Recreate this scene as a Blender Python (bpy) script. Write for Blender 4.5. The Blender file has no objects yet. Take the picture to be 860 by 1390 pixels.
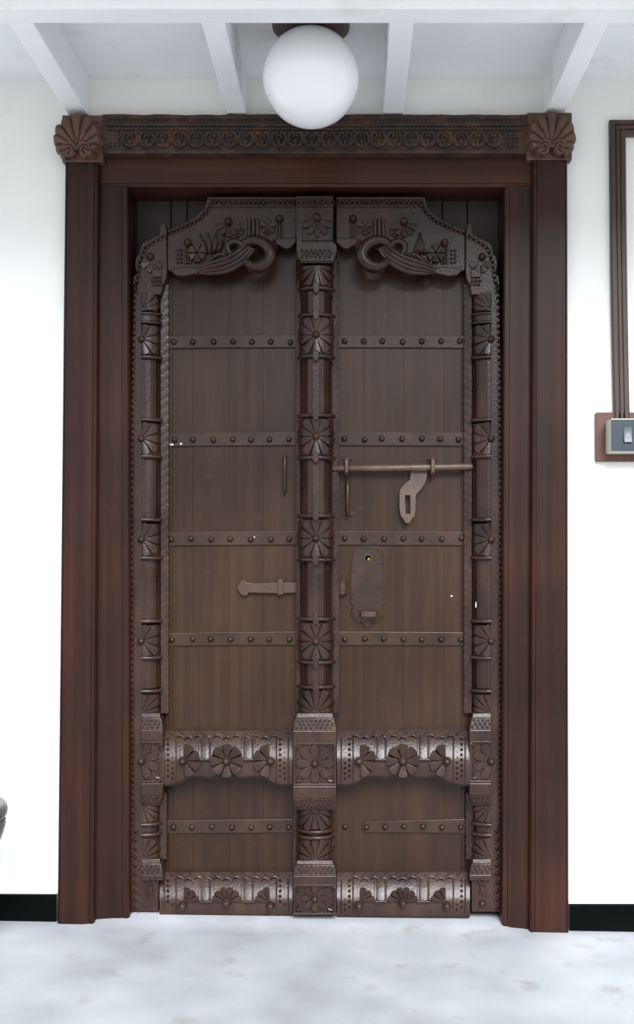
import bpy, bmesh, math, random
from mathutils import Vector

random.seed(7)
PI = math.pi
C = bpy.context.scene.collection
scene = bpy.context.scene

# ------------------------------------------------------------------ camera, sky, light, exposure
CAM_D, CAM_Z, PXM = 3.0, 1.01, 0.002          # camera distance to wall face (m), eye height, metres per pixel on wall face
VPX, VPY = 475.0, 750.0                       # vanishing point of the photograph
cam_d = bpy.data.cameras.new('camera')
cam = bpy.data.objects.new('camera', cam_d); C.objects.link(cam)
cam.location = (0, -CAM_D, CAM_Z)
cam.rotation_euler = (PI / 2, 0, 0)
cam_d.sensor_fit = 'AUTO'; cam_d.sensor_width = 36
cam_d.lens = 36 * (CAM_D / PXM) / 1390
cam_d.shift_x = -(VPX - 430) / 1390
cam_d.shift_y = (VPY - 695) / 1390
scene.camera = cam

world = bpy.data.worlds.new('overcast_sky'); scene.world = world
world.use_nodes = True
bg = world.node_tree.nodes['Background']
bg.inputs[0].default_value = (0.90, 0.955, 1.0, 1)
bg.inputs[1].default_value = 0.75

sun_d = bpy.data.lights.new('hazy_sun', 'SUN')
sun_d.energy = 3.6; sun_d.angle = math.radians(32); sun_d.color = (0.96, 0.98, 1.0)
sun = bpy.data.objects.new('hazy_sun', sun_d); C.objects.link(sun)
sun.rotation_euler = (math.radians(54), 0, math.radians(12))

vs = scene.view_settings
vs.view_transform = 'Standard'; vs.look = 'None'; vs.gamma = 1.0; vs.use_curve_mapping = False
vs.exposure = 0.80

# ------------------------------------------------------------------ mapping: photo pixel at a known depth -> place
def sc(y): return PXM * (CAM_D + y) / CAM_D
def X(px, y=0.0): return (px - VPX) * sc(y)
def Z(py, y=0.0): return CAM_Z + (VPY - py) * sc(y)
def W(px, py, y): return (X(px, y), y, Z(py, y))
def lerp(a, b, t): return a + (b - a) * t

# ------------------------------------------------------------------ materials
def lin(c):
    c /= 255.0
    return c / 12.92 if c <= 0.04045 else ((c + 0.055) / 1.055) ** 2.4
def rgb(r, g, b): return (lin(r), lin(g), lin(b), 1)

def mat(name, stops, rough=0.5, grain=(30, 30, 2.0), blotch=3.0, mix=0.5, bump=0.15, bump_scale=None, spec=0.5,
        fleck=None, fleck_amount=0.0, fleck_scale=40, metallic=0.0, coat=0.0, rough_var=0.12):
    m = bpy.data.materials.new(name); m.use_nodes = True
    nt = m.node_tree; N = nt.nodes; L = nt.links
    p = N['Principled BSDF']
    geo = N.new('ShaderNodeNewGeometry')
    mp = N.new('ShaderNodeMapping'); mp.inputs['Scale'].default_value = grain
    L.new(geo.outputs['Position'], mp.inputs['Vector'])
    n1 = N.new('ShaderNodeTexNoise'); n1.inputs['Scale'].default_value = 1.0; n1.inputs['Detail'].default_value = 6
    L.new(mp.outputs[0], n1.inputs['Vector'])
    n2 = N.new('ShaderNodeTexNoise'); n2.inputs['Scale'].default_value = blotch; n2.inputs['Detail'].default_value = 4
    L.new(geo.outputs['Position'], n2.inputs['Vector'])
    mx = N.new('ShaderNodeMix'); mx.data_type = 'FLOAT'; mx.inputs[0].default_value = mix
    L.new(n1.outputs['Fac'], mx.inputs[2]); L.new(n2.outputs['Fac'], mx.inputs[3])
    cr = N.new('ShaderNodeValToRGB')
    el = cr.color_ramp.elements
    n = len(stops)
    for i, s in enumerate(stops):
        pos = 0.32 + 0.36 * i / max(1, n - 1)
        if i < 2: e = el[i]; e.position = pos
        else: e = el.new(pos)
        e.color = s
    L.new(mx.outputs[0], cr.inputs[0])
    col = cr.outputs[0]
    if fleck:
        n3 = N.new('ShaderNodeTexNoise'); n3.inputs['Scale'].default_value = fleck_scale; n3.inputs['Detail'].default_value = 5
        L.new(geo.outputs['Position'], n3.inputs['Vector'])
        r3 = N.new('ShaderNodeValToRGB')
        r3.color_ramp.elements[0].position = 0.60; r3.color_ramp.elements[1].position = 0.74
        L.new(n3.outputs['Fac'], r3.inputs[0])
        ml = N.new('ShaderNodeMath'); ml.operation = 'MULTIPLY'; ml.inputs[1].default_value = fleck_amount
        L.new(r3.outputs[0], ml.inputs[0])
        m3 = N.new('ShaderNodeMix'); m3.data_type = 'RGBA'
        L.new(ml.outputs[0], m3.inputs[0]); L.new(col, m3.inputs[6]); m3.inputs[7].default_value = fleck
        col = m3.outputs[2]
    L.new(col, p.inputs['Base Color'])
    rr = N.new('ShaderNodeMapRange')
    rr.inputs['To Min'].default_value = max(0.05, rough - rough_var); rr.inputs['To Max'].default_value = min(1, rough + rough_var)
    L.new(n2.outputs['Fac'], rr.inputs['Value']); L.new(rr.outputs[0], p.inputs['Roughness'])
    p.inputs['Specular IOR Level'].default_value = spec
    p.inputs['Metallic'].default_value = metallic
    p.inputs['Coat Weight'].default_value = coat
    if bump:
        b = N.new('ShaderNodeBump'); b.inputs['Strength'].default_value = bump; b.inputs['Distance'].default_value = 0.004
        if bump_scale:
            nb = N.new('ShaderNodeTexNoise'); nb.inputs['Scale'].default_value = bump_scale; nb.inputs['Detail'].default_value = 5
            L.new(geo.outputs['Position'], nb.inputs['Vector']); L.new(nb.outputs['Fac'], b.inputs['Height'])
        else:
            L.new(n1.outputs['Fac'], b.inputs['Height'])
        L.new(b.outputs[0], p.inputs['Normal'])
    return m

M = {}
M['panel'] = mat('panel_wood', [rgb(34, 20, 13), rgb(48, 30, 20), rgb(63, 41, 29)], 0.32, (45, 45, 1.6), 2.2, 0.55, 0.12, spec=0.28,
                 fleck=rgb(70, 54, 44), fleck_amount=0.25, fleck_scale=34)
M['carved'] = mat('carved_wood', [rgb(30, 18, 14), rgb(44, 27, 21), rgb(60, 39, 31)], 0.29, (30, 30, 6), 9.0, 0.5, 0.18, bump_scale=160, spec=0.36,
                  fleck=rgb(74, 52, 40), fleck_amount=0.25, fleck_scale=60)
M['frame'] = mat('frame_wood', [rgb(24, 13, 9), rgb(40, 20, 14), rgb(62, 30, 20)], 0.33, (38, 38, 1.0), 2.6, 0.5, 0.10, spec=0.22,
                 fleck=rgb(66, 38, 26), fleck_amount=0.2, fleck_scale=28)
M['frame_h'] = mat('frame_wood_level', [rgb(42, 24, 17), rgb(62, 34, 23), rgb(84, 46, 30)], 0.38, (1.0, 38, 38), 2.6, 0.5, 0.10, spec=0.25)
M['lintel'] = mat('old_carved_wood', [rgb(34, 26, 22), rgb(52, 39, 31), rgb(92, 60, 42)], 0.6, (30, 60, 60), 22.0, 0.6, 0.25, bump_scale=120)
M['shell'] = mat('shell_wood', [rgb(62, 42, 34), rgb(84, 58, 48), rgb(112, 76, 61)], 0.55, (40, 40, 20), 14.0, 0.5, 0.3, bump_scale=130)
M['back'] = mat('backing_wood', [rgb(38, 30, 26), rgb(50, 40, 34)], 0.6, (40, 40, 1.5), 3.0, 0.5, 0.15)
M['iron'] = mat('painted_iron', [rgb(38, 25, 19), rgb(50, 34, 26), rgb(62, 43, 34)], 0.33, (20, 20, 20), 8.0, 0.5, 0.12, bump_scale=90, spec=0.32,
                fleck=rgb(70, 52, 40), fleck_amount=0.25, fleck_scale=50)
M['hasp'] = mat('bare_iron', [rgb(66, 50, 42), rgb(80, 62, 54), rgb(92, 72, 63)], 0.4, (20, 20, 20), 10.0, 0.5, 0.1, bump_scale=90)
M['latch'] = mat('red_brown_iron', [rgb(52, 31, 24), rgb(64, 39, 30)], 0.42, (20, 20, 20), 10.0, 0.5, 0.1, bump_scale=90)
M['wall'] = mat('white_plaster', [rgb(232, 234, 232), rgb(243, 244, 242), rgb(248, 248, 247)], 0.85, (2, 2, 2), 1.6, 0.5, 0.10, bump_scale=24, spec=0.2,
                fleck=rgb(214, 216, 214), fleck_amount=0.3, fleck_scale=5)
M['paint'] = mat('white_ceiling_paint', [rgb(238, 241, 243), rgb(246, 248, 249)], 0.55, (6, 6, 6), 3.0, 0.5, 0.06, bump_scale=30, spec=0.3,
                 fleck=rgb(196, 196, 192), fleck_amount=0.35, fleck_scale=6)
M['floor'] = mat('grey_cement', [rgb(142, 144, 148), rgb(160, 163, 168), rgb(174, 176, 180)], 0.62, (5, 5, 5), 2.4, 0.5, 0.12, bump_scale=60, spec=0.35,
                 fleck=rgb(126, 122, 118), fleck_amount=0.5, fleck_scale=9)
M['bounce_ground'] = mat('added_yard_ground', [rgb(150, 142, 130), rgb(166, 158, 146)], 0.9, (2, 2, 2), 3, 0.5, 0.1, bump_scale=20, spec=0.1)  # tone picked for the light this unseen ground reflects, soil itself is invented
M['black'] = mat('black_paint', [rgb(3, 5, 5), rgb(7, 9, 9)], 0.4, (5, 5, 5), 5, 0.5, 0.05, bump_scale=40, spec=0.04)
M['casing'] = mat('casing_wood', [rgb(46, 31, 24), rgb(62, 44, 35), rgb(76, 56, 46)], 0.4, (60, 60, 3), 5.0, 0.5, 0.1)
M['board'] = mat('board_wood', [rgb(80, 50, 39), rgb(96, 62, 50), rgb(110, 76, 62)], 0.45, (60, 60, 8), 9.0, 0.5, 0.1)
M['cream'] = mat('cream_plastic', [rgb(190, 190, 176), rgb(196, 196, 182)], 0.4, (5, 5, 5), 5, 0.5, 0)
M['slate'] = mat('slate_grey_plastic', [rgb(46, 57, 66), rgb(50, 61, 70)], 0.35, (5, 5, 5), 5, 0.5, 0)
M['rocker'] = mat('rocker_plastic', [rgb(58, 69, 78), rgb(62, 73, 82)], 0.32, (5, 5, 5), 5, 0.5, 0)
M['mark'] = mat('white_print', [rgb(210, 216, 220), rgb(214, 220, 224)], 0.5, (5, 5, 5), 5, 0.5, 0)
M['opal'] = mat('opal_glass', [rgb(245, 246, 250), rgb(247, 248, 252)], 0.16, (3, 3, 3), 3, 0.5, 0, spec=0.5, rough_var=0.02)
M['plate'] = mat('brown_lamp_block', [rgb(78, 66, 60), rgb(96, 82, 74)], 0.5, (20, 20, 20), 9, 0.5, 0.05)
M['pot'] = mat('grey_glaze', [rgb(62, 62, 58), rgb(84, 82, 78), rgb(102, 100, 94)], 0.4, (12, 12, 12), 10, 0.5, 0.1, bump_scale=60)
M['brass'] = mat('brass', [rgb(150, 112, 40), rgb(176, 136, 56)], 0.35, (20, 20, 20), 20, 0.5, 0, metallic=1.0)

# ------------------------------------------------------------------ mesh builder
ORG = {}
class MB:
    def __init__(s): s.v = []; s.f = []
    def add(s, pts): i = len(s.v); s.v += [tuple(p) for p in pts]; return i
    def face(s, *ids): s.f.append(tuple(ids))
    def grid(s, rows, close=False):
        n = len(rows[0]); i0 = s.add([p for r in rows for p in r])
        for a in range(len(rows) - 1):
            for b in range(n if close else n - 1):
                c = (b + 1) % n
                s.face(i0 + a * n + b, i0 + a * n + c, i0 + (a + 1) * n + c, i0 + (a + 1) * n + b)
        return i0
    def ring_stack(s, rings):
        n = len(rings[0]); i0 = s.grid(rings, True)
        s.face(*[i0 + k for k in range(n)][::-1]); s.face(*[i0 + (len(rings) - 1) * n + k for k in range(n)])
    def box(s, x0, x1, y0, y1, z0, z1):
        s.ring_stack([[(x0, y0, z), (x1, y0, z), (x1, y1, z), (x0, y1, z)] for z in (z0, z1)])
    def pbox(s, px0, px1, py0, py1, yf, yb):          # box whose front face (at depth yf) covers that pixel rectangle
        s.box(min(X(px0, yf), X(px1, yf)), max(X(px0, yf), X(px1, yf)), yf, yb, Z(max(py0, py1), yf), Z(min(py0, py1), yf))
    def prism(s, pts, yf, yb):                        # outline in pixels at depth yf, pushed straight back to yb
        P = [(X(a, yf), Z(b, yf)) for a, b in pts]
        s.prism3(P, yf, yb)
    def prism3(s, P, yf, yb):
        n = len(P); i0 = s.add([(x, yf, z) for x, z in P] + [(x, yb, z) for x, z in P])
        s.face(*range(i0, i0 + n)); s.face(*[i0 + n + k for k in range(n)][::-1])
        for k in range(n): s.face(i0 + k, i0 + (k + 1) % n, i0 + n + (k + 1) % n, i0 + n + k)
    def frustum(s, r0, r1):                           # two rectangles (x0,x1,yf,yb,z)
        s.ring_stack([[(a, c, z), (b, c, z), (b, d, z), (a, d, z)] for a, b, c, d, z in (r0, r1)])
    def tube(s, path, radii, n=8, flat=1.0):
        path = [Vector(p) for p in path]
        if not hasattr(radii, '__len__'): radii = [radii] * len(path)
        rings = []; ref = None
        for i, p in enumerate(path):
            t = (path[min(i + 1, len(path) - 1)] - path[max(i - 1, 0)]).normalized()
            if ref is None: ref = Vector((0, 1, 0)) if abs(t.y) < 0.9 else Vector((0, 0, 1))
            a = (ref - t * ref.dot(t)).normalized(); b = t.cross(a); ref = a
            rings.append([tuple(p + (a * math.cos(2 * PI * k / n) * flat + b * math.sin(2 * PI * k / n)) * radii[i]) for k in range(n)])
        s.ring_stack(rings)
    def dome(s, c, r, h, n=12, point=0.0):            # boss facing the viewer (towards -y)
        rows = []
        prof = [(1.0, 0.0), (0.98, 0.3), (0.85, 0.62), (0.6, 0.85), (0.28, 0.98)]
        for q, w in prof: rows.append([(c[0] + r * q * math.cos(2 * PI * k / n), c[1] - h * (w + point * (1 - q)), c[2] + r * q * math.sin(2 * PI * k / n)) for k in range(n)])
        i0 = s.grid(rows, True); tip = s.add([(c[0], c[1] - h * (1 + point), c[2])])
        b = i0 + (len(rows) - 1) * n
        for k in range(n): s.face(b + k, b + (k + 1) % n, tip)
    def lathe(s, c, prof, n=40):                      # prof: (radius, z) around the vertical through c
        rows = [[(c[0] + r * math.cos(2 * PI * k / n), c[1] + r * math.sin(2 * PI * k / n), c[2] + z) for k in range(n)] for r, z in prof]
        s.grid(rows, True)
    def pyramid(s, c, rx, rz, h):
        x, y, z = c
        i = s.add([(x - rx, y, z), (x, y, z - rz), (x + rx, y, z), (x, y, z + rz), (x, y - h, z)])
        for k in range(4): s.face(i + k, i + (k + 1) % 4, i + 4)
    def build(s, name, m, parent=None, bevel=0.0, smooth=32, kind=None, seg=2):
        V = s.v
        lo = [min(v[k] for v in V) for k in range(3)]; hi = [max(v[k] for v in V) for k in range(3)]
        o = Vector(((lo[0] + hi[0]) / 2, (lo[1] + hi[1]) / 2, lo[2]))
        bm = bmesh.new()
        bv = [bm.verts.new(Vector(v) - o) for v in V]
        for f in s.f:
            try: bm.faces.new([bv[i] for i in f])
            except ValueError: pass
        bmesh.ops.recalc_face_normals(bm, faces=bm.faces)
        if bevel:
            ed = [e for e in bm.edges if len(e.link_faces) == 2 and e.calc_face_angle(0) > 0.5]
            bmesh.ops.bevel(bm, geom=ed, offset=bevel, segments=seg, affect='EDGES', profile=0.5, clamp_overlap=True)
        me = bpy.data.meshes.new(name); bm.to_mesh(me); bm.free()
        me.materials.append(M[m] if isinstance(m, str) else m)
        if bevel and smooth > 18: smooth = 18
        if smooth:
            me.polygons.foreach_set('use_smooth', [True] * len(me.polygons)); me.set_sharp_from_angle(angle=math.radians(smooth))
        return put(name, me, o, parent, kind)

def put(name, me, o, parent=None, kind=None):
    ob = bpy.data.objects.new(name, me); C.objects.link(ob)
    o = Vector(o)
    ob.location = o - (ORG[parent.name] if parent else Vector((0, 0, 0)))
    if parent: ob.parent = parent
    ORG[ob.name] = o
    if kind: ob['kind'] = kind
    return ob
def empty(name, loc):
    return put(name, None, loc)
def tag(o, label, cat, group=None, kind=None):
    o['label'] = label; o['category'] = cat
    if group: o['group'] = group
    if kind: o['kind'] = kind
    return o

# ------------------------------------------------------------------ the setting
def floor_z(x, y):
    z = -0.002 - 0.0175 * max(-1.6, min(1.6, x))
    if -0.66 < x < 0.46:
        t = max(0.0, min(1.0, (y + 0.06) / 0.09)); z += 0.016 * t * t * (3 - 2 * t)
    return z
xs = [-14, -6, -3] + [-1.6 + 0.08 * i for i in range(41)] + [3, 6, 14]
ys = [-3.6, -3, -2, -1.2, -0.6, -0.3, -0.15, -0.08, -0.05, -0.02, 0.01, 0.04, 0.12, 0.3]
mb = MB(); mb.grid([[(x, y, floor_z(x, y)) for x in xs] for y in ys])
tag(mb.build('floor', 'floor', smooth=60), 'pale grey cement floor in front of the carved door', 'floor', kind='structure')

mb = MB(); mb.box(-25, 25, -30, -3.6, -0.30, -0.12)  # unseen ground added to tone down door reflections and bounce light to the ceiling
tag(mb.build('ground', 'bounce_ground', smooth=0), 'unseen ground added beyond the cement floor, toned for its reflected light', 'ground', kind='structure')
OPL, OPR, OPT = X(128), X(724), Z(215)        # hole in the wall that the frame fills
mb = MB()
mb.box(-5, OPL, 0, 0.3, -0.1, 2.6); mb.box(OPR, 5, 0, 0.3, -0.1, 2.6); mb.box(OPL, OPR, 0, 0.3, OPT, 2.6)
mb.box(OPL, OPR, 0.16, 0.3, -0.1, OPT)
tag(mb.build('wall_back', 'wall', smooth=0), 'whitewashed plaster wall around the carved door', 'wall', kind='structure')

def baseboard(name, pxa, pxb, top, label):
    yb = -0.012; mb = MB()
    xa, xb = X(pxa, yb), X(pxb, yb); z1 = Z(top, yb)
    n = 6; rows = []
    for i in range(n + 1):
        x = lerp(xa, xb, i / n); z0 = floor_z(x, yb) - 0.004
        rows.append([(x, -0.001, z0), (x, yb - 0.003, z0), (x, yb, z0 + 0.012), (x, yb, z1 - 0.003), (x, yb + 0.004, z1), (x, -0.001, z1)])
    mb.ring_stack(rows)
    tag(mb.build(name, 'black', smooth=40), label, 'skirting', kind='structure')
baseboard('baseboard_left', -300, 76.5, 1215, 'black painted skirting band on the wall beside the pot')
baseboard('baseboard_right', 772.5, 1200, 1228.5, 'black painted skirting band on the wall below the switch')

# ceiling with rafters and front beam
ZC, ZR = Z(107), 2.190
mb = MB(); mb.box(-5, 5, -0.62, 0.0, ZC, ZC + 0.04); mb.box(-5, 5, -1.45, -0.60, ZC + 0.17, ZC + 0.22)
ceiling = tag(mb.build('ceiling', 'paint', smooth=0), 'white painted board ceiling with rafters above the door', 'ceiling', kind='structure')
BY0, BY1 = -0.535, -0.602
for a, b in ((-330, -302), (-118, -90), (95, 122), (309, 335.5), (519, 546), (736, 763), (948, 975)):
    mb = MB(); mb.box(X(a), X(b), BY0, 0.02, ZR, ZC + 0.002)
    mb.build('rafter', 'paint', ceiling, bevel=0.003)
mb = MB(); mb.box(-5, 5, BY1, BY0, ZR, ZC + 0.17)
mb.build('front_beam', 'paint', ceiling, bevel=0.003)

# ------------------------------------------------------------------ door frame
frame = tag(empty('trim_1', (X(425), 0, 0)), 'dark red-brown wooden door frame with carved lintel and shell corner blocks', 'door frame', kind='structure')

def loft_post(name, xt, xb, pyt, zb, yf, yback, prof, m):
    # vertical board: pixel edges at top (xt) and bottom (xb); prof: (t across, depth behind the front)
    mb = MB(); rows = []
    zt = Z(pyt, yf); n = 8
    for i in range(n + 1):
        t = i / n
        a = X(lerp(xt[0], xb[0], t), yf); b = X(lerp(xt[1], xb[1], t), yf); z = lerp(zt, zb, t)
        rows.append([(a, yback, z)] + [(lerp(a, b, u), yf + d, z) for u, d in prof] + [(b, yback, z)])
    mb.ring_stack(rows)
    return mb.build(name, m, frame, smooth=25)
def fz(px): return floor_z(X(px), -0.03) - 0.004
PO = [(0, 0.006), (0.03, 0.001), (0.055, 0), (0.06, 0.003), (0.075, 0.003), (0.08, 0), (0.86, 0), (0.865, 0.003), (0.885, 0.003), (0.89, 0), (0.93, -0.002), (0.97, 0.0), (1, 0.006)]
PO2 = [(1 - a, b) for a, b in PO][::-1]
PI_ = [(0, 0.004), (0.02, 0), (0.80, 0), (0.805, 0.003), (0.83, 0.003), (0.835, 0), (0.95, 0), (0.985, 0.003), (1, 0.009)]
PI2 = [(1 - a, b) for a, b in PI_][::-1]
loft_post('outer_jamb', (88, 134), (77, 127.5), 221, fz(100), -0.03, 0.05, PO, 'frame')
loft_post('outer_jamb', (722.5, 770), (718.5, 772), 217, fz(745), -0.03, 0.05, PO2, 'frame')
loft_post('inner_jamb', (130, 174), (126, 175.5), 252.5, fz(150), -0.006, 0.155, PI_, 'frame')
loft_post('inner_jamb', (683.5, 726), (680.5, 722), 252.5, fz(700), -0.006, 0.155, PI2, 'frame')
# head board (with lip)
mb = MB()
yf = -0.006
prof = [(208, yf), (248.6, yf), (249, yf + 0.003), (250, yf + 0.003), (250.4, yf), (253, yf + 0.004)]
rows = []
for px in (135, 280, 425, 570, 721):
    x = X(px, yf)
    rows.append([(x, 0.155, Z(208, yf))] + [(x, d, Z(p, yf)) for p, d in prof] + [(x, 0.155, Z(253, yf))])
mb.ring_stack(rows)
mb.build('head_board', 'frame_h', frame, smooth=25)
# inner edge returns of the opening
for a, b in ((174, 178), (679, 683)):
    pass
# backing planks seen above the leaves
edges = [168, 232, 254, 330, 402, 470, 545, 600, 634, 690]
for a, b in zip(edges[:-1], edges[1:]):
    mb = MB(); y = 0.118 + random.uniform(0, 0.004)
    mb.box(X(a, y) + 0.0012, X(b, y) - 0.0012, y, 0.15, 0.03, Z(252, y))
    mb.build('backing_plank', 'back', frame, bevel=0.0015)

# carved lintel
YL = -0.034
mb = MB()
up = []
x0, x1 = 139, 715
for i in range(41):
    px = lerp(x0, x1, i / 40); up.append((px, 155.2 + random.uniform(-0.8, 0.8)))
mb.prism(up + [(x1, 208.5), (x0, 208.5)], YL, 0.0)
lintel = mb.build('carved_lintel', 'lintel', frame, bevel=0.002, smooth=30)
def strip(name, pa, pb, pya, pyb, yf, yb, m, par):
    mb = MB(); mb.pbox(pa, pb, pya, pyb, yf, yb); return mb.build(name, m, par, bevel=0.0015)
strip('moulding', 143, 710, 158, 160.5, YL - 0.004, YL + 0.002, 'lintel', lintel)
strip('moulding', 143, 710, 167.5, 170.5, YL - 0.006, YL + 0.002, 'lintel', lintel)
strip('moulding', 143, 710, 173.5, 176, YL - 0.005, YL + 0.002, 'lintel', lintel)
strip('moulding', 143, 710, 204, 208, YL - 0.006, YL + 0.002, 'lintel', lintel)
mb = MB()
px = 146
while px < 708:
    mb.pyramid((X(px, YL), YL, Z(164, YL)), 0.0035, 0.004, 0.004); px += 5.2
mb.build('bead_row', 'lintel', lintel, smooth=0, kind='stuff')
mb = MB()
for cxp in (689, 695, 701):
    for py in range(179, 204, 5): mb.pyramid((X(cxp, YL), YL, Z(py, YL)), 0.005, 0.0045, 0.005)
for cxp in (150, 156, 161):
    for py in range(179, 204, 5): mb.pyramid((X(cxp, YL), YL, Z(py, YL)), 0.005, 0.0045, 0.004)
mb.build('diaper_border', 'lintel', lintel, smooth=0, kind='stuff')

def leaf_shape(mb, base, ang, length, width, h, y0, n=5):
    # pointed leaf lying on the y0 plane, from base (x,z) in direction ang
    ca, sa = math.cos(ang), math.sin(ang); rows = []
    for i in range(n + 1):
        s = i / n; w = width * math.sin(PI * min(1, 0.12 + 0.88 * s) ** 0.8) + 0.0003
        c = (base[0] + ca * length * s, base[1] + sa * length * s)
        row = []
        for t, hh in ((-1, 0), (-0.75, 0.8), (0, 1.0 if i % n else 0.3), (0.75, 0.8), (1, 0)):
            row.append((c[0] - sa * w * t, y0 - h * hh, c[1] + ca * w * t))
        rows.append(row)
    mb.grid(rows)

# repeating scroll motif: horseshoe arch with a bud, palmette between
pitch = 22.4; k = 0; first = None
px = 177.0
while px < 682:
    if first is None:
        mb = MB(); cx, cz = X(px, YL), Z(190, YL); u = sc(YL)
        for sgn in (-1, 1):
            arc = [(cx + sgn * u * a, YL - 0.004, cz + u * b) for a, b in ((1.5, -11), (4, -7), (8.5, -3), (10, 3), (7.5, 8.5), (2.5, 9.5), (1.6, 5.5), (4.0, 3.4))]
            mb.tube(arc, [0.003, 0.004, 0.0044, 0.0046, 0.0046, 0.0042, 0.004, 0.0046], 6)
            leaf_shape(mb, (cx + sgn * u * 2, cz - u * 9), PI / 2 - sgn * 1.15, u * 10, u * 2.6, 0.009, YL)
            leaf_shape(mb, (cx + sgn * u * 10.5, cz + u * 0), -PI / 2 - sgn * 0.25, u * 9, u * 2.0, 0.009, YL)
        leaf_shape(mb, (cx, cz - u * 6), PI / 2, u * 9, u * 2.4, 0.008, YL)
        leaf_shape(mb, (cx, cz - u * 4), -PI / 2, u * 8, u * 2.2, 0.007, YL)
        mb.dome((cx + u * 11.2, YL, cz + u * 9), u * 2.2, 0.006, 8)
        first = mb.build('scroll_motif', 'lintel', lintel, smooth=50); base_px = px
    else:
        o = first.copy(); C.objects.link(o); o.location = first.location + Vector(((px - base_px) * sc(YL), 0, 0))
    px += pitch

# shell corner blocks
def shell(cx, top, bot, hw, block_px, name):
    y0 = -0.036
    mb = MB(); mb.pbox(block_px[0], block_px[1], top, bot - 1, y0 + 0.004, 0.0)
    blk = mb.build('corner_block', 'shell', frame, bevel=0.003)
    mb = MB()
    u = sc(y0); hx, hz = X(cx, y0), Z(bot - 17, y0)
    nr = 11; rows = []
    a0, a1 = math.radians(-38), math.radians(218)
    NA = nr * 8
    for i in range(NA + 1):
        t = i / NA; a = lerp(a0, a1, t); ph = (t * nr) % 1.0
        rib = math.sin(PI * ph) ** 0.6 if 0 < ph < 1 else 0.0
        # distance to the block outline in this direction
        ca, sa = math.cos(a), math.sin(a)
        R = 1e9
        q_ = 14.0; rr_ = hw + 1.5                    # hub lies q_ px below the middle of the round shell
        R = q_ * sa + math.sqrt(max(1.0, rr_ * rr_ - (q_ * ca) ** 2))
        if sa < -1e-4: R = min(R, 15 / -sa)
        R *= 0.93 + 0.08 * rib
        row = []
        for j in range(8):
            s = j / 7
            r = R * u * s
            base = 0.010 + 0.020 * math.sin(min(1, s * 1.05) * PI * 0.62)
            h = base + (0.009 * rib - 0.004) * min(1, s * 1.6)
            if j == 7: h = -0.004
            if j == 0: h = 0.012
            row.append((hx + ca * r, y0 - h, hz + sa * r))
        rows.append(row)
    mb.grid(rows)
    mb.build('scallop_shell', 'shell', blk, smooth=55)
    for sgn in (-1, 1):
        mb = MB(); pts = []; rad = []
        for i in range(22):
            a = i / 21 * 3.6 * PI; r = (11 - 9 * i / 21) * u
            pts.append((hx + sgn * (11 * u - math.cos(a) * r * 0.9), y0 - 0.026 - 0.004 * i / 21, hz - 4 * u + math.sin(a) * r)); rad.append(0.0042 - 0.0018 * i / 21)
        mb.tube(pts, rad, 6)
        mb.dome((hx + sgn * 11 * u, y0 - 0.016, hz - 4 * u), 9 * u, 0.010, 14)
        mb.build('volute', 'shell', blk, smooth=55)
shell(107, 156, 221, 33, (84, 139.5), 'l')
shell(746.5, 152.5, 218, 33.5, (714.5, 776), 'r')

# ------------------------------------------------------------------ carving helpers for the leaves
def petal_flower(mb, cx, cy, R, n, surf, a0=0.0, a1=2 * PI, h=0.006, r0=0.12, style='wedge', sq=None, base=0.0):
    # cx, cy in pixels; surf(px, py) -> depth of the ground there; R in pixels; sq: (half width, half height) limit
    full = abs(a1 - a0 - 2 * PI) < 1e-3
    step = (a1 - a0) / n
    for k in range(n):
        a = a0 + step * (k + 0.5)
        ca, sa = math.cos(a), math.sin(a)
        Rk = R
        if sq:
            Rk = min(R, 1.04 * sq[0] / max(abs(ca), 1e-3), 1.04 * sq[1] / max(abs(sa), 1e-3))
        wmax = math.tan(min(step / 2, 0.6)) * 0.95
        rows = []
        for s in (0, 0.25, 0.5, 0.72, 0.88, 0.97, 1.0):
            r = lerp(r0 * R, Rk, s)
            if style == 'wedge':
                w = r * wmax
                if s > 0.7: w = min(w, Rk * wmax * 0.97 * math.sqrt(max(0.05, 1 - ((s - 0.68) / 0.325) ** 2)) + 0.03 * R)
            else:
                W_ = Rk * min(0.27, wmax * 0.74)
                w = W_ * (0.34 + 0.66 * math.sin(min(1, s / 0.66) * PI / 2)) if s < 0.66 else W_ * math.sqrt(max(0.01, 1 - ((s - 0.66) / 0.345) ** 2))
            row = []
            for t, hh in ((-1, 0), (-0.84, 0.9), (-0.45, 0.96), (0, 0.92), (0.45, 0.96), (0.84, 0.9), (1, 0)):
                px = cx + ca * r - sa * w * t; py = cy - (sa * r + ca * w * t)
                H = h * hh * (0.55 + 0.45 * s)
                if s == 1.0: H = 0
                d = surf(px, py) - base - H + (0.002 if H == 0 else 0)
                row.append(W(px, py, d))
            rows.append(row)
        mb.grid(rows)

class Leaf:
    """carving on one door leaf; all x pixels are written for the left leaf and mirrored for the right one"""
    def __init__(s, root, mirror, M0=858): s.root = root; s.mir = mirror; s.M0 = M0
    def m(s, px): return s.M0 - px if s.mir else px

STUD_ME = {}
def boss(px, py, y, parent, r=5.0, h=0.011, name='boss', m='iron', point=0.15):
    key = (round(r, 1), round(h, 4), m, point)
    if key not in STUD_ME:
        mb = MB(); mb.dome((0, 0, 0), r * PXM, h, 12, point)
        ob = mb.build('stud_shape', m, None, smooth=40); STUD_ME[key] = (ob.data, ORG.pop(ob.name)); bpy.data.objects.remove(ob)
    me, off = STUD_ME[key]
    return put(name, me, Vector(W(px, py, y)) + off, parent)

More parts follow.
